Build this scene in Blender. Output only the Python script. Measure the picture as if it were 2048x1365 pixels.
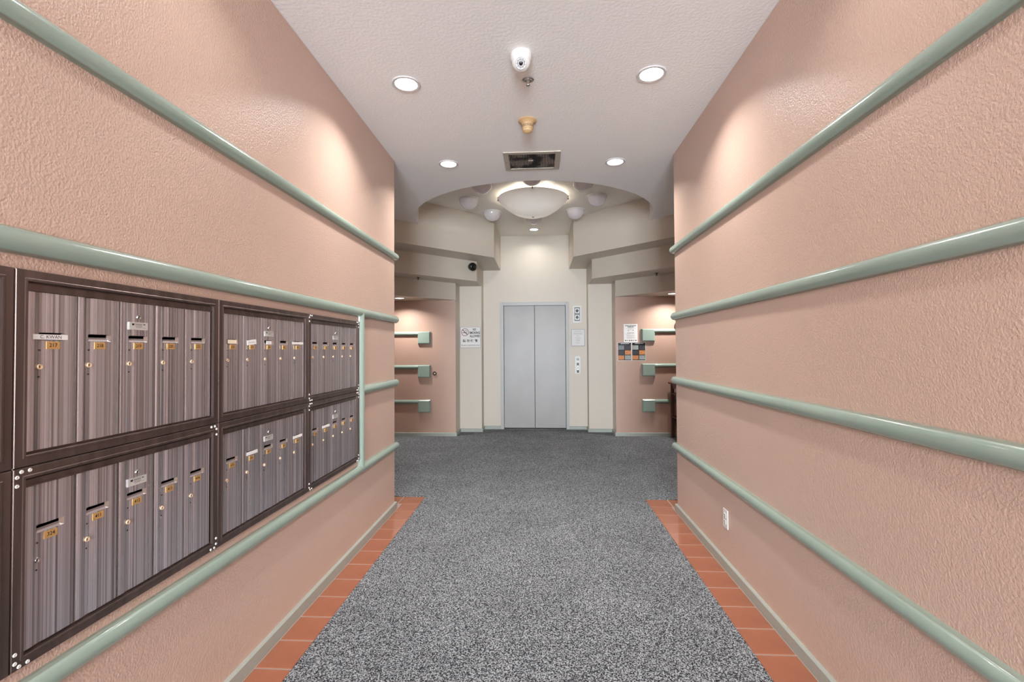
import bpy, bmesh, random
from math import sin, cos, pi, radians, sqrt, atan2
from mathutils import Vector, Matrix

random.seed(7)
for o in list(bpy.data.objects):
    bpy.data.objects.remove(o)
S = bpy.context.scene
COL = S.collection

# ------------------------------------------------------------------ camera
yaw, pitch, roll = radians(3.3067), radians(1.0744), radians(0.33)
r0 = Vector((cos(yaw), sin(yaw), 0)); f0 = Vector((-sin(yaw), cos(yaw), 0)); u0 = Vector((0, 0, 1))
f1 = f0 * cos(pitch) + u0 * sin(pitch); u1 = u0 * cos(pitch) - f0 * sin(pitch)
r2 = r0 * cos(roll) - u1 * sin(roll); u2 = u1 * cos(roll) + r0 * sin(roll)
cam_d = bpy.data.cameras.new('camera'); cam = bpy.data.objects.new('camera', cam_d); COL.objects.link(cam)
cam_d.sensor_width = 36; cam_d.lens = 950 / 2048 * 36; cam_d.clip_start = 0.02; cam_d.clip_end = 100
cam.matrix_world = Matrix(((r2.x, u2.x, -f1.x, 0), (r2.y, u2.y, -f1.y, 0), (r2.z, u2.z, -f1.z, 1.37), (0, 0, 0, 1)))
S.camera = cam

# ------------------------------------------------------------------ world, daylight, exposure
W = bpy.data.worlds.new('world'); S.world = W; W.use_nodes = True
bg = W.node_tree.nodes['Background']; bg.inputs[0].default_value = (0.84, 0.93, 1.0, 1); bg.inputs[1].default_value = 63
DOWN_W = 12.8      # watts of each corridor downlight
LAMP = (1.0, 0.965, 0.93)
S.view_settings.view_transform = 'Standard'; S.view_settings.look = 'None'
S.view_settings.exposure = 0.08; S.view_settings.gamma = 1.0; S.view_settings.use_curve_mapping = False
S.cycles.max_bounces = 10; S.cycles.diffuse_bounces = 7; S.cycles.glossy_bounces = 4; S.cycles.transmission_bounces = 6
S.cycles.caustics_reflective = False; S.cycles.caustics_refractive = False
S.cycles.use_denoising = True; S.cycles.sample_clamp_indirect = 6
# the glazed street entrance at the near end of the corridor lets the daylight in
pl = bpy.data.lights.new('entrance_portal', 'AREA'); pl.shape = 'RECTANGLE'; pl.size = 2.2; pl.size_y = 2.7
pl.cycles.is_portal = True
po = bpy.data.objects.new('entrance_portal', pl); COL.objects.link(po)
po.location = (-0.05, -6.45, 1.4); po.rotation_euler = (radians(90), 0, 0)

# ------------------------------------------------------------------ helpers
def srgb(r, g, b):
    def f(c):
        c /= 255
        return c / 12.92 if c <= .04045 else ((c + .055) / 1.055) ** 2.4
    return (f(r), f(g), f(b), 1)

def mat(name, col, rough=.5, metal=0, spec=.5, bump=None, vary=None, emit=None, coat=0, **kw):
    m = bpy.data.materials.new(name); m.use_nodes = True; nt = m.node_tree; N = nt.nodes; L = nt.links
    b = N['Principled BSDF']
    b.inputs['Base Color'].default_value = col; b.inputs['Roughness'].default_value = rough
    b.inputs['Metallic'].default_value = metal; b.inputs['Specular IOR Level'].default_value = spec
    b.inputs['Coat Weight'].default_value = coat
    tc = N.new('ShaderNodeTexCoord')
    if vary:                       # (scale xyz, amount) : soft tint variation of the paint or metal
        mp = N.new('ShaderNodeMapping'); mp.inputs['Scale'].default_value = vary[0]
        L.new(tc.outputs['Object'], mp.inputs[0])
        n = N.new('ShaderNodeTexNoise'); n.inputs['Scale'].default_value = 1; n.inputs['Detail'].default_value = 4
        L.new(mp.outputs[0], n.inputs['Vector'])
        mx = N.new('ShaderNodeMix'); mx.data_type = 'RGBA'
        a = vary[1]
        cr = N.new('ShaderNodeMapRange'); cr.inputs[1].default_value = .32; cr.inputs[2].default_value = .68
        L.new(n.outputs[0], cr.inputs[0]); L.new(cr.outputs[0], mx.inputs[0])
        c2 = vary[2] if len(vary) > 2 else tuple(c * (1 + a) for c in col[:3]) + (1,)
        mx.inputs[6].default_value = tuple(c * (1 - a) for c in col[:3]) + (1,); mx.inputs[7].default_value = c2
        L.new(mx.outputs[2], b.inputs['Base Color'])
    if bump:                       # (scale, distance, detail)
        n = N.new('ShaderNodeTexNoise'); n.inputs['Scale'].default_value = bump[0]; n.inputs['Detail'].default_value = bump[2]
        L.new(tc.outputs['Object'], n.inputs['Vector'])
        bp = N.new('ShaderNodeBump'); bp.inputs['Distance'].default_value = bump[1]; bp.inputs['Strength'].default_value = 1
        L.new(n.outputs[0], bp.inputs['Height']); L.new(bp.outputs[0], b.inputs['Normal'])
    if emit:
        b.inputs['Emission Color'].default_value = emit[0]; b.inputs['Emission Strength'].default_value = emit[1]
    return m

M = {}
M['peach'] = mat('peach_paint', srgb(199, 171, 156), .40, bump=(145, .0019, 1.5), vary=((.9, .9, .9), .035))
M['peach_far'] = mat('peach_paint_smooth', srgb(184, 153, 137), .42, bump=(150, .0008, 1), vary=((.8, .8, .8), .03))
M['cream'] = mat('cream_paint', srgb(204, 194, 180), .42, bump=(80, .0010, 1), vary=((.7, .7, .7), .02))
M['ceiling'] = mat('ceiling_paint', srgb(243, 243, 244), .55, bump=(60, .0017, 1.5), vary=((.6, .6, .6), .02))
M['ceiling_lobby'] = mat('ceiling_paint_cream', srgb(240, 236, 230), .55, bump=(55, .0012, 1))
M['green'] = mat('sage_gloss_paint', srgb(146, 164, 153), .22, bump=(16, .0006, 2), vary=((2, 2, 2), .05), coat=.3)
M['greybase'] = mat('grey_green_paint', srgb(160, 166, 158), .4, bump=(30, .0006, 2), vary=((2, 2, 8), .06))
M['grout'] = mat('grout', srgb(160, 148, 140), .9, bump=(300, .0008, 2))
M['tile'] = mat('terracotta_tile', srgb(156, 98, 74), .22, bump=(12, .0006, 2), vary=((3, 3, 3), .16))
M['bronze'] = mat('bronze_anodised', (.135, .098, .09, 1), .36, metal=.75, vary=((40, 40, 2.5), .22))
M['white'] = mat('white_plastic', srgb(218, 217, 214), .35)
M['paper'] = mat('white_paper', srgb(232, 230, 228), .6)
M['cream_paper'] = mat('cream_paper', srgb(236, 224, 196), .6)
M['black'] = mat('black_plastic', srgb(22, 20, 20), .3)
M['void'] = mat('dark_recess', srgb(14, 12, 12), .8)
M['ink'] = mat('black_ink', srgb(30, 28, 30), .6)
M['greyink'] = mat('grey_ink', srgb(140, 140, 142), .6)
M['redink'] = mat('dull_red_ink', srgb(120, 45, 48), .6)
M['brass'] = mat('brass', srgb(222, 176, 112), .35, metal=.55, vary=((60, 60, 60), .1))
M['lockbrass'] = mat('worn_brass', srgb(238, 208, 172), .3, metal=.45)
M['chrome'] = mat('chrome', srgb(215, 212, 210), .15, metal=1)
M['alu'] = mat('bright_aluminium', srgb(205, 198, 192), .3, metal=.9)
M['rivet'] = mat('rivet_aluminium', srgb(235, 232, 228), .4, metal=.3)
M['steel'] = mat('brushed_steel_plate', srgb(214, 212, 208), .35, metal=.4)
M['doorpaint'] = mat('elevator_door_enamel', srgb(157, 153, 150), .38, vary=((2.2, 2.2, 1.6), .05), bump=(10, .0004, 2))
M['jamb'] = mat('elevator_jamb_enamel', srgb(174, 175, 174), .4)
M['beige'] = mat('aged_beige_plastic', srgb(196, 164, 122), .5)
M['ventmetal'] = mat('taupe_vent_metal', srgb(182, 172, 160), .45, metal=.3)
M['wood'] = mat('dark_cherry_wood', srgb(86, 48, 34), .4, vary=((30, 30, 3), .3))
M['bin'] = mat('blue_grey_plastic', srgb(58, 64, 78), .4)
M['lens'] = mat('lamp_lens', (1, 1, 1, 1), .4, emit=((1, .97, .93, 1), 9))
M['trimring'] = mat('white_trim_ring', srgb(206, 204, 205), .5)
M['domes'] = mat('opal_grey_glass', srgb(226, 221, 225), .12, coat=.5)
M['bluegrey'] = mat('photo_grey', srgb(112, 120, 122), .5, vary=((60, 60, 60), .45))
M['photodark'] = mat('photo_dark', srgb(52, 50, 56), .5, vary=((60, 60, 60), .6))
M['photoorange'] = mat('photo_orange', srgb(196, 128, 76), .5, vary=((70, 70, 70), .35))
M['photopale'] = mat('photo_pale', srgb(150, 158, 156), .5, vary=((70, 70, 70), .35))

# opal bowl: passes part of its lamp's light
m = bpy.data.materials.new('opal_glass_bowl'); m.use_nodes = True; nt = m.node_tree
b = nt.nodes['Principled BSDF']; b.inputs['Base Color'].default_value = srgb(242, 240, 236); b.inputs['Roughness'].default_value = .2
tr = nt.nodes.new('ShaderNodeBsdfTranslucent'); tr.inputs[0].default_value = srgb(236, 238, 246)
mx = nt.nodes.new('ShaderNodeMixShader'); mx.inputs[0].default_value = .17
nt.links.new(b.outputs[0], mx.inputs[1]); nt.links.new(tr.outputs[0], mx.inputs[2])
nt.links.new(mx.outputs[0], nt.nodes['Material Output'].inputs[0]); M['opal'] = m

# carpet: salt and pepper loops
m = bpy.data.materials.new('charcoal_loop_carpet'); m.use_nodes = True; nt = m.node_tree; N = nt.nodes; L = nt.links
b = N['Principled BSDF']; b.inputs['Roughness'].default_value = .95; b.inputs['Specular IOR Level'].default_value = .1
tc = N.new('ShaderNodeTexCoord')
n1 = N.new('ShaderNodeTexNoise'); n1.inputs['Scale'].default_value = 165; n1.inputs['Detail'].default_value = 2.0; n1.inputs['Roughness'].default_value = .65
L.new(tc.outputs['Object'], n1.inputs['Vector'])
rp = N.new('ShaderNodeValToRGB'); e = rp.color_ramp.elements
e[0].position = .38; e[0].color = srgb(22, 23, 27); e[1].position = .60; e[1].color = srgb(170, 175, 179)
k = e.new(.49); k.color = srgb(90, 92, 96)
L.new(n1.outputs[0], rp.inputs[0])
n2 = N.new('ShaderNodeTexNoise'); n2.inputs['Scale'].default_value = 2.2; n2.inputs['Detail'].default_value = 5
L.new(tc.outputs['Object'], n2.inputs['Vector'])
mr = N.new('ShaderNodeMapRange'); mr.inputs[1].default_value = .3; mr.inputs[2].default_value = .7; mr.inputs[3].default_value = .88; mr.inputs[4].default_value = 1.1
L.new(n2.outputs[0], mr.inputs[0])
mm = N.new('ShaderNodeVectorMath'); mm.operation = 'SCALE'
L.new(rp.outputs[0], mm.inputs[0]); L.new(mr.outputs[0], mm.inputs['Scale']); L.new(mm.outputs[0], b.inputs['Base Color'])
bp = N.new('ShaderNodeBump'); bp.inputs['Distance'].default_value = .004; L.new(n1.outputs[0], bp.inputs['Height']); L.new(bp.outputs[0], b.inputs['Normal'])
M['carpet'] = m

# door metal: brushed bronze with long vertical streaks, their pale tones painting in reflections
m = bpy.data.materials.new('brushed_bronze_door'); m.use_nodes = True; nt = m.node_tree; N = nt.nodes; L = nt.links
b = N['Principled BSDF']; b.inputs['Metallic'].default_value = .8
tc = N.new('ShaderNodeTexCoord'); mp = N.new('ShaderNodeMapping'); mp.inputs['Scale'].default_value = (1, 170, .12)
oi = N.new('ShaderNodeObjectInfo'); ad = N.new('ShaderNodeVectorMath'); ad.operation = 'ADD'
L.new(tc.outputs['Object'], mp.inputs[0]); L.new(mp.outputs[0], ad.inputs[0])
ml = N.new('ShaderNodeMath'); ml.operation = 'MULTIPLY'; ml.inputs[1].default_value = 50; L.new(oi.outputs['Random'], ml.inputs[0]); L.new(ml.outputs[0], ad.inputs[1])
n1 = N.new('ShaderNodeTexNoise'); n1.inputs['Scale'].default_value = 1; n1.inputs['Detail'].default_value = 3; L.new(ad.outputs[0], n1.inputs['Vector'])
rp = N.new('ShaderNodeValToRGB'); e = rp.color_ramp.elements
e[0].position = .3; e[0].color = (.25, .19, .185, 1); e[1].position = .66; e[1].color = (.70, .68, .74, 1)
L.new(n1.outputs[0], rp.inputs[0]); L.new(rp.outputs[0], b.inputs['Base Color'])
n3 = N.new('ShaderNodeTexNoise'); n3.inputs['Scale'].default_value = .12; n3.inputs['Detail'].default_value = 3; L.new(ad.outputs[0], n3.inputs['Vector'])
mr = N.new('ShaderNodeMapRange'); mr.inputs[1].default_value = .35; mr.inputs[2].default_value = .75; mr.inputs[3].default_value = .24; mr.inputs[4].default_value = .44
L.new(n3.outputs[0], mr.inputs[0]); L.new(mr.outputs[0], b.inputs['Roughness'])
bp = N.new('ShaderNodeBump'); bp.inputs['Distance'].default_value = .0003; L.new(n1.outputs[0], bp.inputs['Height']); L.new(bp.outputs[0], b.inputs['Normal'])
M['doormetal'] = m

def link(name, bm, mats, parent=None, loc=None, smooth=None, bevel=0, recalc=True):
    if recalc: bmesh.ops.recalc_face_normals(bm, faces=bm.faces)
    if bevel:
        bmesh.ops.bevel(bm, geom=[e for e in bm.edges if e.is_manifold and e.calc_face_angle(0) > .6], offset=bevel, segments=2, profile=.7, affect='EDGES')
    me = bpy.data.meshes.new(name); bm.to_mesh(me); bm.free()
    for m_ in (mats if isinstance(mats, (list, tuple)) else [mats]): me.materials.append(m_)
    if smooth is not None:
        me.shade_smooth(); me.set_sharp_from_angle(angle=radians(smooth))
    o = bpy.data.objects.new(name, me); COL.objects.link(o)
    if loc: o.location = loc
    if parent: o.parent = parent
    return o

def empty(name, loc=(0, 0, 0), rz=0):
    o = bpy.data.objects.new(name, None); COL.objects.link(o); o.location = loc; o.rotation_euler.z = rz
    o.empty_display_size = .05
    return o

def tag(o, label=None, cat=None, group=None, kind=None):
    if label: o['label'] = label
    if cat: o['category'] = cat
    if group: o['group'] = group
    if kind: o['kind'] = kind
    return o

def box(bm, x0, x1, y0, y1, z0, z1, mi=0):
    v = [bm.verts.new(p) for p in ((x0, y0, z0), (x1, y0, z0), (x1, y1, z0), (x0, y1, z0), (x0, y0, z1), (x1, y0, z1), (x1, y1, z1), (x0, y1, z1))]
    for f in ((0, 3, 2, 1), (4, 5, 6, 7), (0, 1, 5, 4), (1, 2, 6, 5), (2, 3, 7, 6), (3, 0, 4, 7)):
        bm.faces.new([v[i] for i in f]).material_index = mi
    return v

def prism(bm, pts, z0, z1, mi=0):
    a = [bm.verts.new((x, y, z0)) for x, y in pts]; c = [bm.verts.new((x, y, z1)) for x, y in pts]
    fs = [bm.faces.new(a), bm.faces.new(c)]
    n = len(pts)
    for i in range(n): fs.append(bm.faces.new((a[i], a[(i + 1) % n], c[(i + 1) % n], c[i])))
    for f in fs: f.material_index = mi
    return fs

def lathe(bm, prof, n=32, M4=None, mi=0):
    """prof: (radius, height) pairs; axis +Z, placed with matrix M4"""
    rings = []
    for r, h in prof:
        if r < 1e-6:
            rings.append([bm.verts.new((0, 0, h))])
        else:
            rings.append([bm.verts.new((r * cos(2 * pi * i / n), r * sin(2 * pi * i / n), h)) for i in range(n)])
    for a, c in zip(rings, rings[1:]):
        for i in range(n):
            j = (i + 1) % n
            if len(a) == 1 and len(c) == 1: continue
            if len(a) == 1: f = bm.faces.new((a[0], c[i], c[j]))
            elif len(c) == 1: f = bm.faces.new((a[i], a[j], c[0]))
            else: f = bm.faces.new((a[i], a[j], c[j], c[i]))
            f.material_index = mi
    if M4 is not None:
        bmesh.ops.transform(bm, matrix=M4, verts=[v for r in rings for v in r])

def half_round(bm, path, r=.033, nrm=None, flat=.96, seg=14, caps=True):
    """path: list of (point, in-plane outward normal (mitred), up) frames already given"""
    rings = []
    for p, out, up in path:
        p = Vector(p); out = Vector(out); up = Vector(up)
        rings.append([bm.verts.new(p + out * (r * flat * sin(pi * i / seg)) - up * (r * cos(pi * i / seg))) for i in range(seg + 1)])
    for a, c in zip(rings, rings[1:]):
        for i in range(seg): bm.faces.new((a[i], a[i + 1], c[i + 1], c[i]))
        bm.faces.new((a[0], c[0], c[-1], a[-1]))
    if caps:
        bm.faces.new(rings[0]); bm.faces.new(rings[-1])

def text(s, size, mi=0, mats=None, align='CENTER', bold=0.0, sx=1.0, font=None):
    """a bmesh of the flat lettering, in XY, centred"""
    cu = bpy.data.curves.new('t', 'FONT'); cu.body = s; cu.size = size; cu.align_x = align; cu.align_y = 'CENTER'
    cu.offset = bold; cu.resolution_u = 3; cu.fill_mode = 'FRONT'
    ob = bpy.data.objects.new('t', cu); COL.objects.link(ob)
    dg = bpy.context.evaluated_depsgraph_get(); dg.update()
    me = bpy.data.meshes.new_from_object(ob.evaluated_get(dg))
    bm = bmesh.new(); bm.from_mesh(me)
    for v in bm.verts: v.co.x *= sx
    for f in bm.faces: f.material_index = mi
    bpy.data.objects.remove(ob); bpy.data.curves.remove(cu); bpy.data.meshes.remove(me)
    return bm

def fit_text(s, width, height, bold=0.0):
    bm = text(s, .1, bold=bold)
    xs = [v.co.x for v in bm.verts]; ys = [v.co.y for v in bm.verts]
    cx_, cy_, kx, ky = (max(xs) + min(xs)) / 2, (max(ys) + min(ys)) / 2, width / (max(xs) - min(xs)), height / (max(ys) - min(ys))
    for v in bm.verts: v.co.x = (v.co.x - cx_) * kx; v.co.y = (v.co.y - cy_) * ky
    return bm

def merge(dst, src, M4=None, mi=None):
    if M4 is not None: bmesh.ops.transform(src, matrix=M4, verts=src.verts)
    mp_ = {v: dst.verts.new(v.co) for v in src.verts}
    for f in src.faces:
        try:
            nf = dst.faces.new([mp_[v] for v in f.verts]); nf.material_index = f.material_index if mi is None else mi
        except ValueError: pass
    src.free()

# text drawn in XY facing +Z ->  wall facing -Y (seen from camera) / wall facing +X (left wall)
FRONT = Matrix.Rotation(pi / 2, 4, 'X')                                 # XY -> XZ, facing -Y
LEFTW = Matrix.Rotation(pi / 2, 4, 'Z') @ Matrix.Rotation(pi / 2, 4, 'X')  # text runs along +Y, facing +X
def T(x, y, z): return Matrix.Translation((x, y, z))

# ------------------------------------------------------------------ setting
XL, XR, YE = -1.26, 1.155, 4.07         # corridor wall faces, end of the corridor walls
CZ, UZ = 3.035, 3.35                     # ceiling heights
HL, HR, Y0 = -3.4, 3.3, -6.4             # hallway ends, entrance
CX, CY, CR = -.072, 6.15, 1.505          # round opening
def structure(name, bm, mats, **k):
    o = link(name, bm, mats, **k); o['kind'] = 'structure'; return o

bm = bmesh.new(); box(bm, HL, HR, Y0 - .2, 8.6, -.15, -.0018)
floor = structure('floor', bm, M['grout'])

# corridor walls: solid blocks between corridor and hallways
for nm, xa, xb, ye in (('wall_left', HL, XL, YE), ('wall_right', XR, HR, YE + .04)):
    bm = bmesh.new(); box(bm, xa, xb, Y0, ye, -.004, CZ)
    structure(nm, bm, M['peach'], bevel=.006)
bm = bmesh.new(); box(bm, HL - .15, HL, YE, 8.2, -.004, UZ); structure('wall_hallway_left', bm, M['peach_far'])
bm = bmesh.new(); box(bm, HR, HR + .15, YE + .04, 8.2, -.004, UZ); structure('wall_hallway_right', bm, M['peach_far'])
# entrance wall with a wide glazed opening
bm = bmesh.new()
box(bm, XL, XR, Y0 - .12, Y0, 2.72, CZ)
structure('wall_entrance', bm, M['peach'])
bm = bmesh.new()
for x in (XL + .03, -.09, XR - .03): box(bm, x - .03, x + .03, Y0 - .1, Y0 - .02, -.004, 2.72)
box(bm, XL, XR, Y0 - .1, Y0 - .02, 2.14, 2.2)
structure('window_1', bm, M['bronze'])

# back wall with elevator opening
EX0, EX1, EZ = -.617, .452, 2.135
bm = bmesh.new()
box(bm, -1.0, EX0 - .03, 8.2, 8.4, -.004, UZ); box(bm, EX1 + .03, .85, 8.2, 8.4, -.004, UZ); box(bm, EX0 - .03, EX1 + .03, 8.2, 8.4, EZ + .03, UZ)
structure('wall_back', bm, M['cream'])
# stepped side walls and diagonal soffit beams, left and right
LX1, LX2, LX3 = -.668, -.968, -1.335
RX1, RX2, RX3 = .515, .812, 1.2
# left
ZL1, ZL2, ZL3 = 2.752, 2.443, 2.172
ZR1, ZR2, ZR3 = 2.757, 2.457, 2.202
def front_pink(fs_bm, mi, yv):
    for f in fs_bm.faces:
        if all(abs(v.co.y - yv) < 1e-4 for v in f.verts): f.material_index = mi
bm = bmesh.new(); box(bm, LX3, LX2, 7.915, 8.4, -.004, ZL2); structure('wall_pilaster_left', bm, M['cream'])
bm = bmesh.new(); box(bm, RX2, RX3, 7.94, 8.4, -.004, ZR2); structure('wall_pilaster_right', bm, M['cream'])
bm = bmesh.new(); box(bm, HL, LX3, 7.515, 8.4, -.004, ZL3); front_pink(bm, 1, 7.515); structure('wall_alcove_left', bm, [M['cream'], M['peach_far']])
bm = bmesh.new(); box(bm, RX3, HR, 7.59, 8.4, -.004, ZR3); front_pink(bm, 1, 7.59); structure('wall_alcove_right', bm, [M['cream'], M['peach_far']])
def beam(n, x1, yc, sgn, z0, z1, xe):
    bm = bmesh.new(); d = abs(xe - x1)
    prism(bm, [(x1, yc), (x1, 8.4), (xe, 8.4), (xe, yc - d)], z0, z1)
    structure('trim_%d' % n, bm, M['cream'], bevel=.004)
beam(1, LX1, 7.05, -1, ZL1, UZ, HL); beam(2, LX2, 7.345, -1, ZL2, ZL1, HL); beam(3, LX3, 7.53, -1, ZL3, ZL2, HL)
beam(4, RX1, 7.11, 1, ZR1, UZ, HR); beam(5, RX2, 7.335, 1, ZR2, ZR1, HR); beam(6, RX3, 7.57, 1, ZR3, ZR2, HR)

# low ceiling with the round opening
def hit(xc, yc, s):                       # diagonal line x = xc + s*t, y = yc - t  with the circle, nearest to the camera
    best = None
    t = 0
    prev = sqrt((xc - CX) ** 2 + (yc - CY) ** 2) - CR
    while t < 3:
        t += .001
        d = sqrt((xc + s * t - CX) ** 2 + (yc - t - CY) ** 2) - CR
        if prev < 0 <= d: best = (xc + s * t, yc - t)
        prev = d
    return best
pl_, pr_ = hit(LX1, 7.05, -1), hit(RX1, 7.11, 1)
aL, aR = atan2(pl_[1] - CY, pl_[0] - CX), atan2(pr_[1] - CY, pr_[0] - CX)
if aL > 0: aL -= 2 * pi
NA = 72
arc = [(CX + CR * cos(aR + (aL - aR) * i / NA), CY + CR * sin(aR + (aL - aR) * i / NA)) for i in range(NA + 1)]
edge = [(HR, 7.11 - (HR - RX1))] + arc + [(HL, 7.05 - (LX1 - HL))]
bm = bmesh.new()
lo_ = [[bm.verts.new((x, y, z)) for x, y in edge] for z in (CZ, UZ - .002)]
fr_ = [[bm.verts.new((x, Y0, z)) for x, y in edge] for z in (CZ, UZ - .002)]
for i in range(len(edge) - 1):
    for k in (0, 1): bm.faces.new((lo_[k][i], lo_[k][i + 1], fr_[k][i + 1], fr_[k][i]))
    bm.faces.new((lo_[0][i], lo_[0][i + 1], lo_[1][i + 1], lo_[1][i])); bm.faces.new((fr_[0][i], fr_[0][i + 1], fr_[1][i + 1], fr_[1][i]))
for i in (0, -1): bm.faces.new((lo_[0][i], lo_[1][i], fr_[1][i], fr_[0][i]))
structure('ceiling', bm, M['ceiling'], smooth=25)
bm = bmesh.new(); box(bm, HL - .1, HR + .1, 4.2, 8.6, UZ, UZ + .12)
structure('ceiling_upper', bm, M['ceiling_lobby'])

# baseboards
BH, BT = .06, .017
def baseboard(n, pts, side):
    """pts: plan polyline on the wall face; side: +1 thickness to the left of travel"""
    bm = bmesh.new(); P = [Vector((x, y)) for x, y in pts]; offs = []
    for i, p in enumerate(P):
        ns = []
        if i > 0: d = (P[i] - P[i - 1]).normalized(); ns.append(Vector((-d.y, d.x)) * side)
        if i < len(P) - 1: d = (P[i + 1] - P[i]).normalized(); ns.append(Vector((-d.y, d.x)) * side)
        v = ns[0] if len(ns) == 1 else (ns[0] + ns[1]) / (1 + ns[0].dot(ns[1]))
        offs.append(v)
    prof = [(0, 0), (BT, 0), (BT, BH - .006), (BT - .005, BH), (0, BH)]
    rings = [[bm.verts.new((p.x + o.x * d, p.y + o.y * d, z)) for d, z in prof] for p, o in zip(P, offs)]
    for a, c in zip(rings, rings[1:]):
        for i in range(5): bm.faces.new((a[i], a[(i + 1) % 5], c[(i + 1) % 5], c[i]))
    bm.faces.new(rings[0]); bm.faces.new(rings[-1])
    structure('baseboard_' + n, bm, M['greybase'])
baseboard('left', [(XL, Y0), (XL, YE), (HL, YE)], -1)
baseboard('right', [(XR, Y0), (XR, YE + .04), (HR, YE + .04)], 1)
baseboard('back_left', [(HL, 7.515), (LX3, 7.515), (LX3, 7.915), (LX2, 7.915), (LX2, 8.2), (-.672, 8.2)], -1)
baseboard('back_right', [(HR, 7.59), (RX3, 7.59), (RX3, 7.94), (RX2, 7.94), (RX2, 8.2), (.5, 8.2)], 1)

# terracotta tiles, every one a part of the floor
tile_meshes = {}
def tile(x0, x1, y0, y1):
    g = .0042; w, h = round(x1 - x0 - 2 * g, 4), round(y1 - y0 - 2 * g, 4)
    if (w, h) not in tile_meshes:
        bm = bmesh.new(); box(bm, 0, w, 0, h, -.004, .0005)
        bmesh.ops.bevel(bm, geom=[e for e in bm.edges if all(v.co.z > 0 for v in e.verts)], offset=.0022, segments=1, affect='EDGES')
        o = link('tile', bm, M['tile']); tile_meshes[(w, h)] = o.data
    else:
        o = bpy.data.objects.new('tile', tile_meshes[(w, h)]); COL.objects.link(o)
    o.location = (x0 + g, y0 + g, 0); o.rotation_euler = (0, 0, 0); o.parent = floor
FY = 4.412
for k in range(36):
    y1 = FY - .2 * k; y0 = y1 - .2
    tile(XL + BT if y0 < YE + BT else -1.277, -1.071, y0, y1)
    tile(.949, XR - BT if y0 < YE + BT + .04 else 1.149, y0, y1)
for k in range(8):                        # rows that run on behind the wall ends
    for row, (ya, yb) in enumerate(((FY - .2, FY), (YE + BT, FY - .2))):
        tile(-1.277 - .2 * (k + 1), -1.277 - .2 * k, ya, yb)
        if row == 1: ya = YE + BT + .04
        tile(1.149 + .2 * k, 1.149 + .2 * (k + 1), ya, yb)
# fill for the corner columns next to the wall end
# carpet
bm = bmesh.new()
prism(bm, [(-1.071, Y0), (.949, Y0), (.949, FY), (HR, FY), (HR, 7.57), (RX3 - .017, 7.57), (RX3 - .017, 7.92), (RX2 - .017, 7.92), (RX2 - .017, 8.18), (LX2 + .017, 8.18), (LX2 + .017, 7.897), (LX3 + .017, 7.897), (LX3 + .017, 7.497), (HL, 7.497), (HL, FY), (-1.071, FY)], -.004, .004)
bmesh.ops.triangulate(bm, faces=[f for f in bm.faces if len(f.verts) > 4])
carpet = tag(link('carpet', bm, M['carpet']), 'grey salt and pepper loop carpet running down corridor into elevator lobby', 'carpet')

# ------------------------------------------------------------------ elevator door
ed = tag(empty('door_1', (-.082, 8.2, 0)), kind='structure')
ox, oy = -.082, 8.2
bm = bmesh.new()
yf, yb = -.022, .08
def jb(x0, x1, z0, z1): box(bm, x0 - ox, x1 - ox, yf, yb, z0, z1)
jb(-.672, EX0, 0.004, 2.193); jb(EX1, .5, .004, 2.193); jb(EX0, EX1, EZ, 2.193)
link('door_frame', bm, M['jamb'], parent=ed, bevel=.004)
for s in (-1, 1):
    bm = bmesh.new()
    if s < 0: box(bm, EX0 - ox + .004, -.003, .035, .06, .02, EZ)
    else: box(bm, .003, EX1 - ox - .004, .035, .06, .02, EZ)
    link('door_panel', bm, M['doorpaint'], parent=ed, bevel=.003)
bm = bmesh.new(); box(bm, EX0 - ox, EX1 - ox, .062, .08, 0.004, EZ); link('shaft_shade', bm, M['void'], parent=ed)  # near-black sheet stands in for the shade behind the door panels
bm = bmesh.new(); box(bm, EX0 - ox, EX1 - ox, -.01, .062, 0.004, .014); link('door_sill', bm, M['black'], parent=ed)

# ------------------------------------------------------------------ rails
def rail_path(side, z, y_start=Y0):
    """along the corridor wall then round its end; frames with mitre"""
    if side < 0:
        return [((XL, y_start, z), (1, 0, 0), (0, 0, 1)), ((XL, YE, z), (1, 1, 0), (0, 0, 1)), ((XL - .5, YE, z), (0, 1, 0), (0, 0, 1))]
    return [((XR, y_start, z), (-1, 0, 0), (0, 0, 1)), ((XR, YE + .04, z), (-1, 1, 0), (0, 0, 1)), ((XR + .5, YE + .04, z), (0, 1, 0), (0, 0, 1))]
def wall_rail(side, z, label, y_start=Y0, r=.0325):
    bm = bmesh.new(); half_round(bm, rail_path(side, z, y_start), r)
    tag(link('wall_rail', bm, M['green'], smooth=40), label, 'rail', 'half-round green rails on the corridor walls')
wall_rail(-1, 2.19, 'highest sage green half-round rail on the left wall, well above mailboxes')
wall_rail(-1, 1.64, 'sage green half-round rail on the left wall just above the mailboxes')
wall_rail(-1, 1.092, 'short sage green rail stub between vertical rail and end of left wall', 3.28)
wall_rail(-1, .545, 'lowest sage green half-round rail on left wall, under the mailboxes')
wall_rail(1, 2.218, 'highest sage green half-round rail on the right wall', r=.035)
wall_rail(1, 1.648, 'second sage green rail from the ceiling on the right wall', r=.0335)
wall_rail(1, 1.105, 'third sage green rail from the ceiling on the right wall', r=.0335)
wall_rail(1, .546, 'lowest sage green rail on the right wall, above the power outlet', r=.0335)
bm = bmesh.new()
half_round(bm, [((XL, 3.273, .545), (1, 0, 0), (0, 1, 0)), ((XL, 3.273, 1.64), (1, 0, 0), (0, 1, 0))], .0325)
tag(link('wall_rail', bm, M['green'], smooth=40), 'vertical sage green half-round rail at far end of the mailboxes', 'rail')

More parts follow.
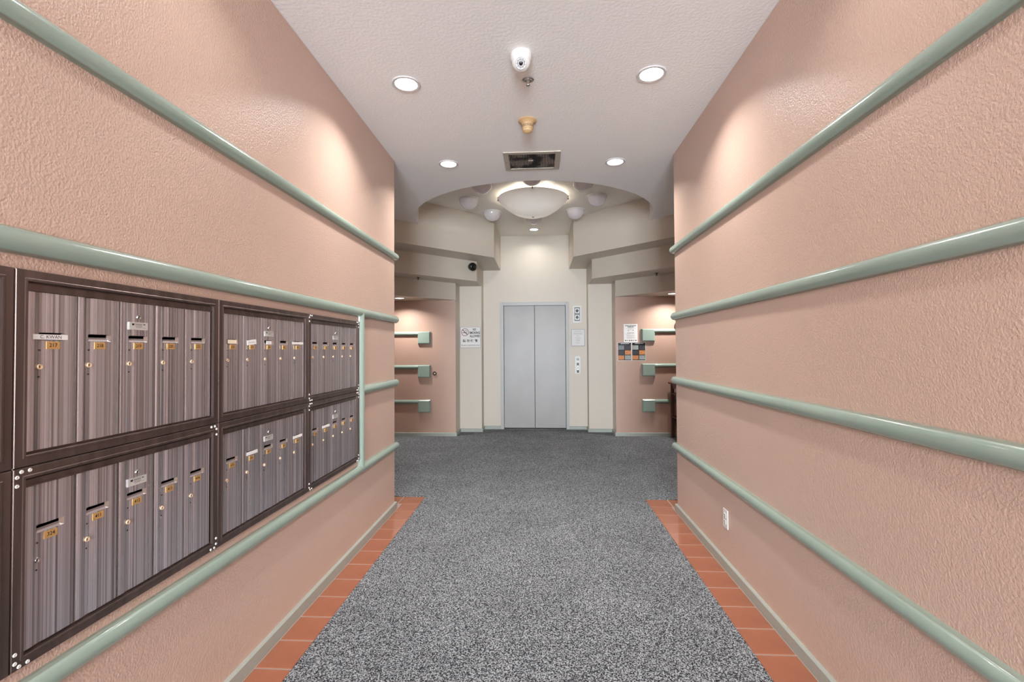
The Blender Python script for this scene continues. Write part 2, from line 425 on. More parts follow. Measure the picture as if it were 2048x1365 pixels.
# alcove rails with square end blocks
def block_rail(xb0, xb1, zt, yw, xe, label, r=.033):
    """block between xb0..xb1, top at zt, rail runs from the block to xe"""
    t = empty('block_rail', ((xb0 + xb1) / 2, yw, zt - .2)); ox_, oz = (xb0 + xb1) / 2, zt - .2
    tag(t, label, 'rail', 'green rails with square end blocks on the lobby walls')
    h = .2; w = (xb1 - xb0) / 2
    bm = bmesh.new(); d = .04; c = .016
    a = [bm.verts.new(p) for p in ((-w, 0, 0), (w, 0, 0), (w, 0, h), (-w, 0, h))]
    m_ = [bm.verts.new(p) for p in ((-w, -d + c, 0), (w, -d + c, 0), (w, -d + c, h), (-w, -d + c, h))]
    f = [bm.verts.new(p) for p in ((-w + c, -d, c), (w - c, -d, c), (w - c, -d, h - c), (-w + c, -d, h - c))]
    for p, q in ((a, m_), (m_, f)):
        for i in range(4): bm.faces.new((p[i], p[(i + 1) % 4], q[(i + 1) % 4], q[i]))
    bm.faces.new(f); bm.faces.new(a)
    link('end_block', bm, M['green'], parent=t)
    bm = bmesh.new(); zc = h - r
    xs = (w - .01, xe - ox_) if xe > ox_ else (-w + .01, xe - ox_)
    half_round(bm, [((xs[0], 0, zc), (0, -1, 0), (0, 0, 1)), ((xs[1], 0, zc), (0, -1, 0), (0, 0, 1))], r, flat=1.15)
    link('bar', bm, M['green'], parent=t, smooth=40)
for zt, w_ in ((1.672, 'top'), (1.136, 'middle'), (.581, 'lowest')):
    block_rail(-1.942, -1.738, zt, 7.515, HL, '%s green rail with square end block on left lobby wall' % w_)
for zt, w_ in ((1.69, 'top'), (1.144, 'middle'), (.583, 'lowest')):
    block_rail(1.602, 1.808, zt, 7.59, HR, '%s green rail with square end block on right lobby wall' % w_)

# ------------------------------------------------------------------ mailboxes
UW, UH = .7185, .481
PITCH = .1305
def ring_frame(bm, w, h, rings, mi=0):
    R = []
    for ins, x in rings:
        R.append([bm.verts.new(p) for p in ((x, ins, ins), (x, w - ins, ins), (x, w - ins, h - ins), (x, ins, h - ins))])
    for a, c in zip(R, R[1:]):
        for i in range(4): bm.faces.new((a[i], a[(i + 1) % 4], c[(i + 1) % 4], c[i])).material_index = mi
    return R
def mesh_only(fn, name, mats, smooth=None, bevel=0):
    bm = bmesh.new(); fn(bm); o = link(name, bm, mats, smooth=smooth, bevel=bevel); me = o.data; bpy.data.objects.remove(o); return me
def inst(name, me, parent, loc=(0, 0, 0), label=None):
    o = bpy.data.objects.new(name, me); COL.objects.link(o); o.parent = parent; o.location = loc
    if label: o['label'] = label
    return o
def f_frame(bm):
    ring_frame(bm, UW, UH, [(.0006, 0), (.0006, .0125), (.003, .016), (.0205, .0165), (.0225, .0178), (.0265, .0178), (.029, .0165), (.029, .004)])
    box(bm, .0005, .0040, .029, UW - .029, .029, UH - .029)          # back of the recess
ME_FRAME = mesh_only(f_frame, 'frame', M['bronze'])
ME_HEADER = mesh_only(lambda bm: (box(bm, .004, .0095, .030, UW - .030, .430, .4475), box(bm, .004, .0115, .030, UW - .030, .430, .4335)), 'header_strip', M['bronze'])
DX = .009                                  # door face above the wall
DW, DH = .1268, .394                       # door size
SL = (.028, .097)                          # name slot across
SZ0, SZ1 = 1.4012 - 1.128, 1.4210 - 1.128    # name slot height above the door's foot
def prof():
    p = [(0, -.0045), (.0008, -.0015), (.0035, 0), (.014, .0002), (.019, 0)]
    p += [(.022, -.0006), (.025, -.0013), (.028, -.0018), (.032, -.0022), (.037, -.0023), (.042, -.0018), (.046, -.0010), (.05, -.0002), (.053, .0002)]
    y = .0555; k = 0
    while y < .0965:
        p.append((y, .0004 if k % 2 else -.0003)); y += .0028; k += 1
    p += [(.097, 0)]
    y = .0998; k = 0
    while y < .117:
        p.append((y, .0005 if k % 2 else -.0002)); y += .0026; k += 1
    p += [(.1185, 0), (.1235, 0), (.126, -.0015), (DW, -.0045)]
    return p
def f_door(bm):
    P = prof(); zs = [0, SZ0, SZ1, DH]
    g = [[bm.verts.new((DX + x, y, z)) for y, x in P] for z in zs]
    i0 = min(range(len(P)), key=lambda i: abs(P[i][0] - SL[0])); i1 = min(range(len(P)), key=lambda i: abs(P[i][0] - SL[1]))
    for r in range(3):
        for i in range(len(P) - 1):
            if r == 1 and i0 <= i < i1: continue
            bm.faces.new((g[r][i], g[r][i + 1], g[r + 1][i + 1], g[r + 1][i]))
    # top and foot lips
    for r, s in ((0, -1), (3, 1)):
        b_ = [bm.verts.new((.004, P[i][0], zs[r])) for i in (0, len(P) - 1)]
        bm.faces.new([g[r][i] for i in range(len(P))] + [b_[1], b_[0]])
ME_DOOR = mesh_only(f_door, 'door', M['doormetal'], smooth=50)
def f_slot(bm):                            # recess with painted shading: dark top and back, curved lower lip, bright right end
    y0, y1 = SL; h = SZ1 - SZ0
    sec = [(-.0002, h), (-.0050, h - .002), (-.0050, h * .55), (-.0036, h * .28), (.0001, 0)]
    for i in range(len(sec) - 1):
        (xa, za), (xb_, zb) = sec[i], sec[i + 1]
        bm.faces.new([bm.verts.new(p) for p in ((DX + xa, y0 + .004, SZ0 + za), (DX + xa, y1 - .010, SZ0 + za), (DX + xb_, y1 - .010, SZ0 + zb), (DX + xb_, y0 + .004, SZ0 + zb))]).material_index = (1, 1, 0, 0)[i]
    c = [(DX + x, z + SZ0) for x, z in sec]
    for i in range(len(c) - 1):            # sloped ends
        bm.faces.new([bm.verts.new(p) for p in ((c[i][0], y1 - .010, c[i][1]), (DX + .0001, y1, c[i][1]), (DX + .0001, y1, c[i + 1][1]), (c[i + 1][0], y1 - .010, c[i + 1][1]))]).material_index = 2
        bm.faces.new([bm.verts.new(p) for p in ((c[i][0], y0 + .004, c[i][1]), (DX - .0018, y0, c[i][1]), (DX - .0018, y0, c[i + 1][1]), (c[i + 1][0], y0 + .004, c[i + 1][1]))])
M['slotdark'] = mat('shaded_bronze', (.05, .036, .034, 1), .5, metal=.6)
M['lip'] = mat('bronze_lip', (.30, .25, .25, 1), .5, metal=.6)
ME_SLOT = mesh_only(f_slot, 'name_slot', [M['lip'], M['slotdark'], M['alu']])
RX_ = Matrix.Rotation(pi / 2, 4, 'Y')      # lathe axis Z -> X
def f_lock(bm):
    lathe(bm, [(0, .0008), (.0036, .0008), (.0038, .0030), (.0060, .0036), (.0067, .0024), (.0069, 0)], 20, T(DX - .0006, 0, 0) @ RX_)
    box(bm, DX - .0005, DX + .0012, -.0006, .0006, -.0028, .0028, 1)
ME_LOCK = mesh_only(f_lock, 'lock', [M['lockbrass'], M['ink']], smooth=40)
ME_LOCK2 = mesh_only(f_lock, 'lock', [M['chrome'], M['ink']], smooth=40)
def f_mlock(bm):
    lathe(bm, [(0, .0015), (.0040, .0015), (.0042, .0035), (.0062, .0038), (.0074, .0022), (.0080, 0)], 22, T(DX - .0005, 0, 0) @ RX_)
    box(bm, DX, DX + .0022, -.0007, .0007, -.0034, .0034, 1)
ME_MLOCK = mesh_only(f_mlock, 'master_lock', [M['chrome'], M['ink']], smooth=40)
ME_HOLE = mesh_only(lambda bm: lathe(bm, [(0, -.0003), (.0011, -.0003), (.0019, .0006), (.0024, 0)], 12, T(DX - .0012, 0, 0) @ RX_), 'rivet_hole', M['black'], smooth=40)
ME_DIV = mesh_only(lambda bm: box(bm, .004, DX - .0008, .0004, .0018, .030, .430), 'divider', M['alu'])
ME_RIV = mesh_only(lambda bm: (lathe(bm, [(0, .0012), (.0016, .0012), (.0018, .0022), (.0038, .0022), (.0048, 0)], 14, T(.0163, 0, 0) @ RX_)), 'rivet', M['rivet'], smooth=40)
def f_sticker(bm):
    w, h = .068, .0235; x = DX + .0006
    box(bm, DX - .002, x, 0, w, 0, h, 0)
    e_ = x + .0002
    def r(a, b_, c, d): box(bm, x - .0002, e_, a, b_, c, d, 1)
    r(.010, .016, .0135, .0175); r(.0085, .0175, .0155, .0195); r(.021, .046, .0155, .0172); r(.050, .058, .0160, .0185)
    r(.020, .048, .0115, .0122); r(.024, .046, .0090, .0097); r(.022, .044, .0062, .0068); r(.048, .060, .0060, .0067); r(.018, .05, .0200, .0205)
ME_STICK = mesh_only(f_sticker, 'notice_plate', [M['steel'], M['ink']])
def plate_mesh(num):
    def f(bm):
        box(bm, DX - .0022, DX + .0009, -.0165, .0165, -.0095, .0095, 0)
        merge(bm, text(num, .0135, bold=.0002), T(DX + .0011, 0, 0) @ LEFTW, 1)
    return mesh_only(f, 'number_plate', [M['brass'], M['ink']])
def strip_mesh(y0, y1, z0, z1, s, tilt=0, mtl='paper', size=.010):
    def f(bm):
        x = DX + .0010
        box(bm, DX - .0006, x, y0, y1, z0, z1, 0)
        if s: merge(bm, text(s, size), T(x + .0002, (y0 + y1) / 2, (z0 + z1) / 2) @ LEFTW, 1)
        if tilt:
            c = Vector((0, (y0 + y1) / 2, (z0 + z1) / 2))
            bmesh.ops.rotate(bm, cent=c, matrix=Matrix.Rotation(tilt, 3, 'X'), verts=bm.verts)
    return mesh_only(f, 'name_strip', [M[mtl], M['ink']])
GROUP_MB = 'bronze mailbox units on the left wall'
def mailbox(ystart, zstart, nums, label, rivets=False, strips={}, white_lock=False):
    u = tag(empty('mailbox_unit', (XL, ystart, zstart)), label, 'mailbox', GROUP_MB)
    inst('frame', ME_FRAME, u); inst('header_strip', ME_HEADER, u)
    for k in range(5):
        yo = .0335 + PITCH * k
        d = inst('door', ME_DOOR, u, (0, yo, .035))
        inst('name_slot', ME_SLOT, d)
        inst('number_plate', plate_mesh(nums[k]), d, (0, .0625, 1.389 - 1.128))
        inst('rivet_hole', ME_HOLE, d, (0, .031, 1.377 - 1.128))
        inst('rivet_hole', ME_HOLE, d, (0, .030, 1.310 - 1.128))
        if white_lock and k == 0: inst('lock', ME_LOCK2, d, (0, .030, 1.335 - 1.128), 'bright silver lock')
        else: inst('lock', ME_LOCK, d, (0, .030, 1.335 - 1.128))
        if k == 2:
            inst('master_lock', ME_MLOCK, d, (0, .062, 1.4785 - 1.128)); inst('notice_plate', ME_STICK, d, (0, .029, 1.4395 - 1.128))
        if k in strips: inst('name_strip', strips[k][0], d, (0, 0, 0), strips[k][1])
        if k < 4: inst('divider', ME_DIV, u, (0, yo + DW + .0008, .004))
    if rivets:
        for ys in (0, 1):
            for zs_ in (0, 1):
                for a, c in ((.019, .0095), (.038, .0095), (.0095, .021), (.0095, .042)):
                    inst('rivet', ME_RIV, u, (0, a if not ys else UW - a, c if not zs_ else UH - c))
    return u
ZT, ZB = 1.0925, .612
Yu = [.3385, 1.0572, 1.7757, 2.5042]
Y3 = 2.4945
sw = (SZ0 + SZ1) / 2
kwan = strip_mesh(.013, .100, sw - .0075, sw + .0055, 'C. KWAN', size=.0125)
kwan_l = 'white strip reading C. KWAN'
longst = strip_mesh(.006, .118, sw - .006, sw + .006, None)
mailbox(Yu[0], ZT, ['212', '213', '214', '215', '216'], 'upper bronze mailbox unit cut off by left edge of the photo')
mailbox(Yu[0], ZB, ['319', '320', '321', '322', '323'], 'lower bronze mailbox unit cut off by left edge of the photo', rivets=False)
mailbox(Yu[1], ZT, ['217', '218', '219', '220', '221'], 'large upper mailbox unit with brass plates 217 to 221 and the C. KWAN strip', strips={0: (kwan, kwan_l)})
mailbox(Yu[1], ZB, ['324', '411', '412', '413', '414'], 'riveted lower mailbox unit with plates 324 and 411, below plates 217 to 221', rivets=True, white_lock=True)
mailbox(Yu[2], ZT, ['222', '223', '224', '301', '302'], 'upper middle mailbox unit with curled white paper in its second slot',
        strips={0: (strip_mesh(.030, .086, sw - .0085, sw + .0075, None, mtl='cream_paper'), 'cream paper slip'),
                1: (strip_mesh(.026, .092, sw - .011, sw + .010, '~~~~~', tilt=.10, size=.016), 'tilted white handwritten slip'),
                2: (strip_mesh(.040, .080, sw - .009, sw + .007, '---', size=.012), 'small white slip'),
                4: (longst, 'long white strip')})
mailbox(Yu[2], ZB, ['415', '416', '417', '418', '419'], 'lower middle mailbox unit with white strips on second and fifth doors',
        strips={1: (strip_mesh(.028, .105, sw - .007, sw + .007, '- -', size=.01), 'white strip'), 4: (strip_mesh(.018, .11, sw - .007, sw + .007, '- - -', size=.01), 'white strip')})
mailbox(Y3, ZT, ['303', '304', '305', '306', '307'], 'riveted upper mailbox unit at far end beside the vertical rail', rivets=True)
mailbox(Y3, ZB, ['420', '421', '422', '423', '424'], 'riveted lower mailbox unit at far end, white strip on its second door', rivets=True,
        strips={1: (strip_mesh(.012, .112, sw - .007, sw + .007, '- -', size=.01), 'long white strip')})

# ------------------------------------------------------------------ ceiling fixtures
def downlight(x, y, z, label, watts, r=.088, grp='recessed downlights'):
    t = tag(empty('downlight', (x, y, z)), label, 'light', grp)
    bm = bmesh.new(); lathe(bm, [(r, 0), (r, -.004), (r * .96, -.007), (r * .80, -.006), (r * .76, -.001), (r * .76, 0)], 40)
    link('trim_ring', bm, M['trimring'], parent=t, smooth=40)
    bm = bmesh.new(); lathe(bm, [(0, -.0045), (r * .4, -.004), (r * .77, -.002)], 40)
    link('lens', bm, M['lens'], parent=t, smooth=60)
    ld = bpy.data.lights.new('bulb', 'AREA'); ld.shape = 'DISK'; ld.size = r * 1.4; ld.energy = watts; ld.color = LAMP; ld.spread = radians(126 if 'downlights' in grp and y < 5 else 145)
    lo = bpy.data.objects.new('bulb', ld); COL.objects.link(lo); lo.parent = t; lo.location = (0, 0, -.012)
downlight(-.819, 2.89, CZ, 'round recessed downlight nearest the camera on the left', DOWN_W)
downlight(.687, 2.885, CZ, 'round recessed downlight nearest the camera on the right', DOWN_W)
downlight(-.799, 4.17, CZ, 'recessed downlight left of the ceiling vent', DOWN_W)
downlight(.682, 4.23, CZ, 'recessed downlight right of the ceiling vent', DOWN_W)
downlight(-.81, 1.6, CZ, 'recessed downlight overhead on the left, just above the frame', DOWN_W * .25)
downlight(.685, 1.6, CZ, 'recessed downlight overhead on the right, just above the frame', DOWN_W * .25)
downlight(-.077, 7.78, UZ, 'recessed downlight in front of the elevator door', 3.8, r=.085)
downlight(-2.127, 7.12, ZL3, 'recessed downlight in low soffit at left lobby wall', 14, r=.085)
downlight(2.0, 7.23, ZR3, 'recessed downlight in low soffit at right lobby wall', 14, r=.085)

# large opal bowl
t = tag(empty('ceiling_bowl_light', (CX, 6.1, UZ)), 'large opal glass bowl light in centre of the round ceiling recess', 'light')
R_, h_ = .452, .235; rho = (R_ ** 2 + h_ ** 2) / (2 * h_); zc = -.035 - h_ + rho
pr = []
for i in range(21):
    r_ = R_ * i / 20; pr.append((r_, zc - sqrt(rho ** 2 - r_ ** 2)))
inner = [(r_ * .985, z + .006) for r_, z in reversed(pr)]; inner[-1] = (0, inner[-1][1])
bm = bmesh.new(); lathe(bm, pr + [(R_ + .002, -.032)] + inner, 64); link('bowl', bm, M['opal'], parent=t, smooth=50)
bm = bmesh.new(); lathe(bm, [(0, -.002), (.16, -.002), (.16, -.03), (.0, -.03)], 32); link('ceiling_pan', bm, M['white'], parent=t, smooth=40)
for k in range(4):
    a = k * pi / 2
    bm = bmesh.new(); box(bm, -.006, .006, -.006, .006, -.05, 0); link('clip', bm, M['black'], parent=t, loc=(R_ * 1.0 * cos(a), R_ * 1.0 * sin(a), 0))
bm = bmesh.new(); lathe(bm, [(0, -.278), (.012, -.276), (.016, -.268), (.0, -.262)], 20); link('finial', bm, M['chrome'], parent=t, smooth=40)
for k in range(4):
    a = k * pi / 2 + pi / 4
    ld = bpy.data.lights.new('bulb', 'POINT'); ld.energy = 4.0; ld.color = (1, .90, .74); ld.shadow_soft_size = .03
    lo = bpy.data.objects.new('bulb', ld); COL.objects.link(lo); lo.parent = t; lo.location = (.26 * cos(a), .26 * sin(a), -.075)
# eight small domes round it
names = ['behind the big bowl, nearest the elevator', 'right of the big bowl, at the elevator side', 'furthest right of the big bowl', 'right of the bowl, half hidden by the ceiling edge',
         'in front of the big bowl, mostly hidden by ceiling edge', 'left of the bowl, half hidden by the ceiling edge', 'furthest left of the big bowl', 'left of the big bowl, at the elevator side']
for k in range(8):
    a = k * pi / 4; R2 = .84
    x, y = CX + R2 * sin(a), 6.15 + R2 * cos(a)
    if k == 0: y -= .02
    if k in (2,): x -= .015
    t = tag(empty('dome_light', (x, y, UZ)), 'small opal dome light ' + names[k], 'light', 'small dome lights circling the bowl')
    bm = bmesh.new(); rr = .124; lathe(bm, [(rr * cos(q), -.008 - .125 * sin(q)) for q in [i * pi / 2 / 12 for i in range(12)]] + [(0, -.133)], 36)
    link('dome', bm, M['domes'], parent=t, smooth=60)
    bm = bmesh.new(); lathe(bm, [(.134, 0), (.134, -.008), (.130, -.012), (.122, -.010), (.122, 0)], 36); link('rim', bm, M['white'], parent=t, smooth=40)

# air vent
vx0, vx1, vy0, vy1 = -.298, .190, 3.95, 4.345
vx, vy = (vx0 + vx1) / 2, (vy0 + vy1) / 2
t = tag(empty('ceiling_vent', (vx, vy, CZ)), 'dusty rectangular return air vent in the corridor ceiling', 'vent')
w, h = (vx1 - vx0) / 2, (vy1 - vy0) / 2; ix, iy0, iy1 = w - .045, -h + .045, h - .035
bm = bmesh.new()
box(bm, -w, -ix, -h, h, -.010, 0); box(bm, ix, w, -h, h, -.010, 0); box(bm, -ix, ix, -h, iy0, -.010, 0); box(bm, -ix, ix, iy1, h, -.010, 0)
link('vent_frame', bm, M['ventmetal'], parent=t, bevel=.003)
bm = bmesh.new(); box(bm, -ix, ix, iy0, iy1, -.002, 0); link('duct_shade', bm, M['void'], parent=t)  # flat near-black sheet in place of the unlit depth behind the slats
me = mesh_only(lambda bm: box(bm, -.0028, .0028, iy0, iy1, -.009, -.002), 'slat', M['ventmetal'])
m = mat('sooty_slat', srgb(150, 140, 130), .6, metal=.1); nt = m.node_tree
n = nt.nodes.new('ShaderNodeTexNoise'); n.inputs['Scale'].default_value = 9; n.inputs['Detail'].default_value = 5
g = nt.nodes.new('ShaderNodeNewGeometry'); nt.links.new(g.outputs['Position'], n.inputs['Vector'])
rp = nt.nodes.new('ShaderNodeValToRGB'); rp.color_ramp.elements[0].position = .45; rp.color_ramp.elements[0].color = srgb(38, 32, 32); rp.color_ramp.elements[1].position = .58; rp.color_ramp.elements[1].color = srgb(176, 164, 152)
nt.links.new(n.outputs[0], rp.inputs[0]); nt.links.new(rp.outputs[0], nt.nodes['Principled BSDF'].inputs['Base Color'])
me.materials[0] = m
ns = 30
for i in range(ns):
    inst('slat', me, t, (-ix + (i + .5) * 2 * ix / ns, 0, 0))
bm = bmesh.new(); box(bm, -.02, .02, -.012, .012, -.012, -.009); link('damper_tab', bm, M['ventmetal'], parent=t, loc=(-.01, -.02, 0))
for s in (-1, 1):
    bm = bmesh.new(); lathe(bm, [(0, -.0125), (.003, -.012), (.005, -.010)], 12); link('screw', bm, M['chrome'], parent=t, loc=(s * (w - .022), 0, 0), smooth=40)

# dome camera
t = tag(empty('security_camera', (-.092, 2.64, CZ)), 'white turret security camera on ceiling nearest the camera', 'camera')
bm = bmesh.new(); lathe(bm, [(0, 0), (.058, 0), (.060, -.006), (.061, -.020), (.058, -.036), (.050, -.048), (.030, -.05), (0, -.05)], 40); link('base', bm, M['white'], parent=t, smooth=50)
dirv = Vector((.0, -.80, -.60)).normalized(); q = dirv.to_track_quat('Z', 'Y').to_matrix().to_4x4()
c0 = T(0, 0, -.048)
bm = bmesh.new()
lathe(bm, [(.052 * sin(a), .052 * cos(a)) for a in [pi - i * (pi - .62) / 18 for i in range(19)]] + [(.030, .0445), (.029, .040), (0, .040)], 40, c0 @ q); link('turret', bm, M['white'], parent=t, smooth=50)
bm = bmesh.new(); lathe(bm, [(0, .0408), (.0285, .0408)], 36, c0 @ q); link('lens_window', bm, M['trimring'], parent=t)
bm = bmesh.new(); lathe(bm, [(.0, .048), (.004, .0475), (.007, .0455), (.0105, .0445), (.0115, .0405)], 28, c0 @ q); link('camera_lens', bm, M['black'], parent=t, smooth=50)
for k in range(18):
    a = 2 * pi * k / 18
    for rr in ((.0165, .0225) if k % 2 else (.0195,)):
        bm = bmesh.new(); lathe(bm, [(0, .0430), (.0021, .0426), (.0025, .0405)], 8, c0 @ q @ T(rr * cos(a), rr * sin(a), 0)); link('infrared_diode', bm, M['black'], parent=t)

# sprinkler heads
def sprinkler(x, y, z, label, recessed, mt, s=1.0):
    t = tag(empty('sprinkler', (x, y, z)), label, 'sprinkler', 'fire sprinklers')
    bm = bmesh.new()
    if recessed: lathe(bm, [(.036, 0), (.036, -.003), (.029, -.006), (.027, -.002), (.018, -.0005), (.0, -.0005)], 32)
    else: lathe(bm, [(.028 * s, 0), (.027 * s, -.004), (0, -.005)], 24)
    link('escutcheon', bm, M['chrome'] if recessed else mt, parent=t, smooth=40)
    bm = bmesh.new(); lathe(bm, [(.009, 0), (.009, -.012), (.005, -.016), (.004, -.034), (0, -.034)], 16); link('stem', bm, mt, parent=t, smooth=40)
    bm = bmesh.new()
    for sx in (-1, 1):
        box(bm, sx * .010 - .0015, sx * .010 + .0015, -.0015, .0015, -.032, -.010)
    link('yoke_arms', bm, mt, parent=t)
    bm = bmesh.new(); lathe(bm, [(0, -.037), (.012, -.036), (.013, -.033), (0, -.032)], 16); link('deflector', bm, mt, parent=t, smooth=40)
sprinkler(-.059, 2.90, CZ, 'chrome recessed sprinkler between white camera and beige smoke detector', True, M['chrome'])
sprinkler(-1.771, 6.86, ZL2, 'small dark sprinkler under the left diagonal soffit', False, M['black'])
sprinkler(1.679, 6.875, ZR2, 'small dark sprinkler under the right diagonal soffit', False, M['black'])

# smoke detector
t = tag(empty('smoke_detector', (-.076, 3.42, CZ)), 'aged beige smoke detector on ceiling in front of the vent', 'detector')
bm = bmesh.new(); lathe(bm, [(0, 0), (.066, 0), (.067, -.006), (.062, -.011), (.048, -.016), (.044, -.024), (0, -.024)], 40); link('base', bm, M['beige'], parent=t, smooth=45)
bm = bmesh.new(); lathe(bm, [(0, -.02), (.042, -.022), (.042, -.060), (.040, -.064), (.036, -.066), (.034, -.080), (.018, -.090), (.012, -.092), (0, -.092)], 40); link('sensor_body', bm, M['beige'], parent=t, smooth=45)
for k in range(24):
    a = 2 * pi * k / 24
    bm = bmesh.new(); box(bm, .0405, .0426, -.0018, .0018, -.056, -.036); bmesh.ops.rotate(bm, cent=(0, 0, 0), matrix=Matrix.Rotation(a, 3, 'Z'), verts=bm.verts)
    link('vent_slot', bm, M['ink'], parent=t)

# ------------------------------------------------------------------ wall items
def wall_thing(name, x, y, z, label, cat, group=None):
    return tag(empty(name, (x, y, z)), label, cat, group)
def flat(bm, x0, x1, z0, z1, d0, d1, mi=0): box(bm, x0, x1, -d1, -d0, z0, z1, mi)

# power outlet, right wall
t = wall_thing('power_outlet', XR, 3.057, .309, 'white duplex power outlet low on the right wall', 'outlet')
bm = bmesh.new(); box(bm, -.006, 0, -.037, .037, -.058, .058); link('cover_plate', bm, M['white'], parent=t, bevel=.003)
for s in (-1, 1):
    bm = bmesh.new(); box(bm, -.0085, -.004, -.017, .017, s * .02 - .014, s * .02 + .014); link('socket', bm, M['white'], parent=t, bevel=.002)
    bm = bmesh.new()
    for yy in (-.007, .006): box(bm, -.0089, -.008, yy - .001, yy + .001, s * .02 - .001, s * .02 + .008)
    box(bm, -.0089, -.008, -.003, .003, s * .02 - .010, s * .02 - .006)
    link('pin_slots', bm, M['ink'], parent=t)
bm = bmesh.new(); lathe(bm, [(0, .0085), (.003, .008), (.0035, .005)], 10, Matrix.Rotation(-pi / 2, 4, 'Y')); link('screw', bm, M['chrome'], parent=t)

# bullet camera on left beam
t = wall_thing('security_camera', -1.052, 7.261, 2.655, 'small black security camera on the left diagonal soffit', 'camera')
nrm = Vector((1, -1, 0)).normalized(); q = nrm.to_track_quat('Z', 'Y').to_matrix().to_4x4()
bm = bmesh.new(); lathe(bm, [(0, 0), (.052, 0), (.055, .008), (.048, .022), (.02, .03), (0, .03)], 28, q); link('base', bm, M['black'], parent=t, smooth=50)
bm = bmesh.new(); d2 = Vector((.55, -.8, -.15)).normalized(); q2 = d2.to_track_quat('Z', 'Y').to_matrix().to_4x4()
lathe(bm, [(0, .0), (.046, .0), (.062, .02), (.064, .05), (.055, .07), (.04, .078), (.034, .07), (0, .068)], 28, T(nrm.x * .02, nrm.y * .02, 0) @ q2); link('housing', bm, M['black'], parent=t, smooth=50)
bm = bmesh.new(); lathe(bm, [(0, .072), (.012, .078), (.026, .084), (.03, .07)], 24, T(nrm.x * .02, nrm.y * .02, 0) @ q2); link('camera_lens', bm, M['void'], parent=t, smooth=50)

# no smoking sign
t = wall_thing('sign', -1.155, 7.915, 1.584, 'white no smoking sign with red circle on left pilaster', 'sign')
bm = bmesh.new(); flat(bm, -.175, .175, -.18, .18, 0, .004); link('sign_board', bm, M['paper'], parent=t)
bm = bmesh.new()
for a in ((-.172, .172, .172, .177), (-.172, .172, -.177, -.172), (-.172, -.167, -.177, .177), (.167, .172, -.177, .177)): flat(bm, a[0], a[1], a[2], a[3], .004, .0046)
link('border_line', bm, M['redink'], parent=t)
bm = bmesh.new()
for s, z, w_, c_ in (('NO', .133, .054, .068), ('SMOKING', .078, .180, .072), ('ALLOWED', .022, .172, .074)):
    merge(bm, fit_text(s, w_, .040, .003), T(c_, -.0048, z) @ FRONT)
merge(bm, fit_text('\u8acb \u52ff \u5438 \u7159', .250, .050, .0025), T(-.006, -.0048, -.056) @ FRONT)
merge(bm, fit_text('Except in designated areas', .305, .020, .0018), T(0, -.0048, -.132) @ FRONT)
merge(bm, fit_text('- - - - - - - - - - - - - - - - - - - - - - - -', .305, .0035), T(0, -.0048, -.157) @ FRONT)
link('lettering', bm, M['ink'], parent=t)
bm = bmesh.new(); cxs, czs, rs = -.092, .087, .064
n = 40; va = [bm.verts.new((cxs + rs * cos(2 * pi * i / n), -.0048, czs + rs * sin(2 * pi * i / n))) for i in range(n)]
vb = [bm.verts.new((cxs + rs * .86 * cos(2 * pi * i / n), -.0048, czs + rs * .86 * sin(2 * pi * i / n))) for i in range(n)]
for i in range(n): bm.faces.new((va[i], va[(i + 1) % n], vb[(i + 1) % n], vb[i]))
dd = rs * .66; ww = .0045
bm.faces.new([bm.verts.new(p) for p in ((cxs - dd - ww, -.005, czs + dd - ww), (cxs - dd + ww, -.005, czs + dd + ww), (cxs + dd + ww, -.005, czs - dd + ww), (cxs + dd - ww, -.005, czs - dd - ww))])
link('prohibition_circle', bm, M['redink'], parent=t)
bm = bmesh.new(); flat(bm, cxs - .045, cxs + .025, czs - .013, czs - .003, .0046, .0047); flat(bm, cxs + .028, cxs + .034, czs - .013, czs - .003, .0046, .0047)
for p0, p1 in (((.03, .004), (.036, .02)), ((.036, .02), (.02, .026)), ((.02, .026), (.0, .03)), ((.0, .03), (.004, .044)), ((.02, .008), (.022, .02)), ((.022, .02), (.008, .02))):
    v = Vector((p1[0] - p0[0], p1[1] - p0[1])); nn = Vector((-v.y, v.x)).normalized() * .0018
    bm.faces.new([bm.verts.new((cxs + a, -.00475, czs + c)) for a, c in ((p0[0] + nn.x, p0[1] + nn.y), (p1[0] + nn.x, p1[1] + nn.y), (p1[0] - nn.x, p1[1] - nn.y), (p0[0] - nn.x, p0[1] - nn.y))])
link('cigarette_symbol', bm, M['ink'], parent=t)

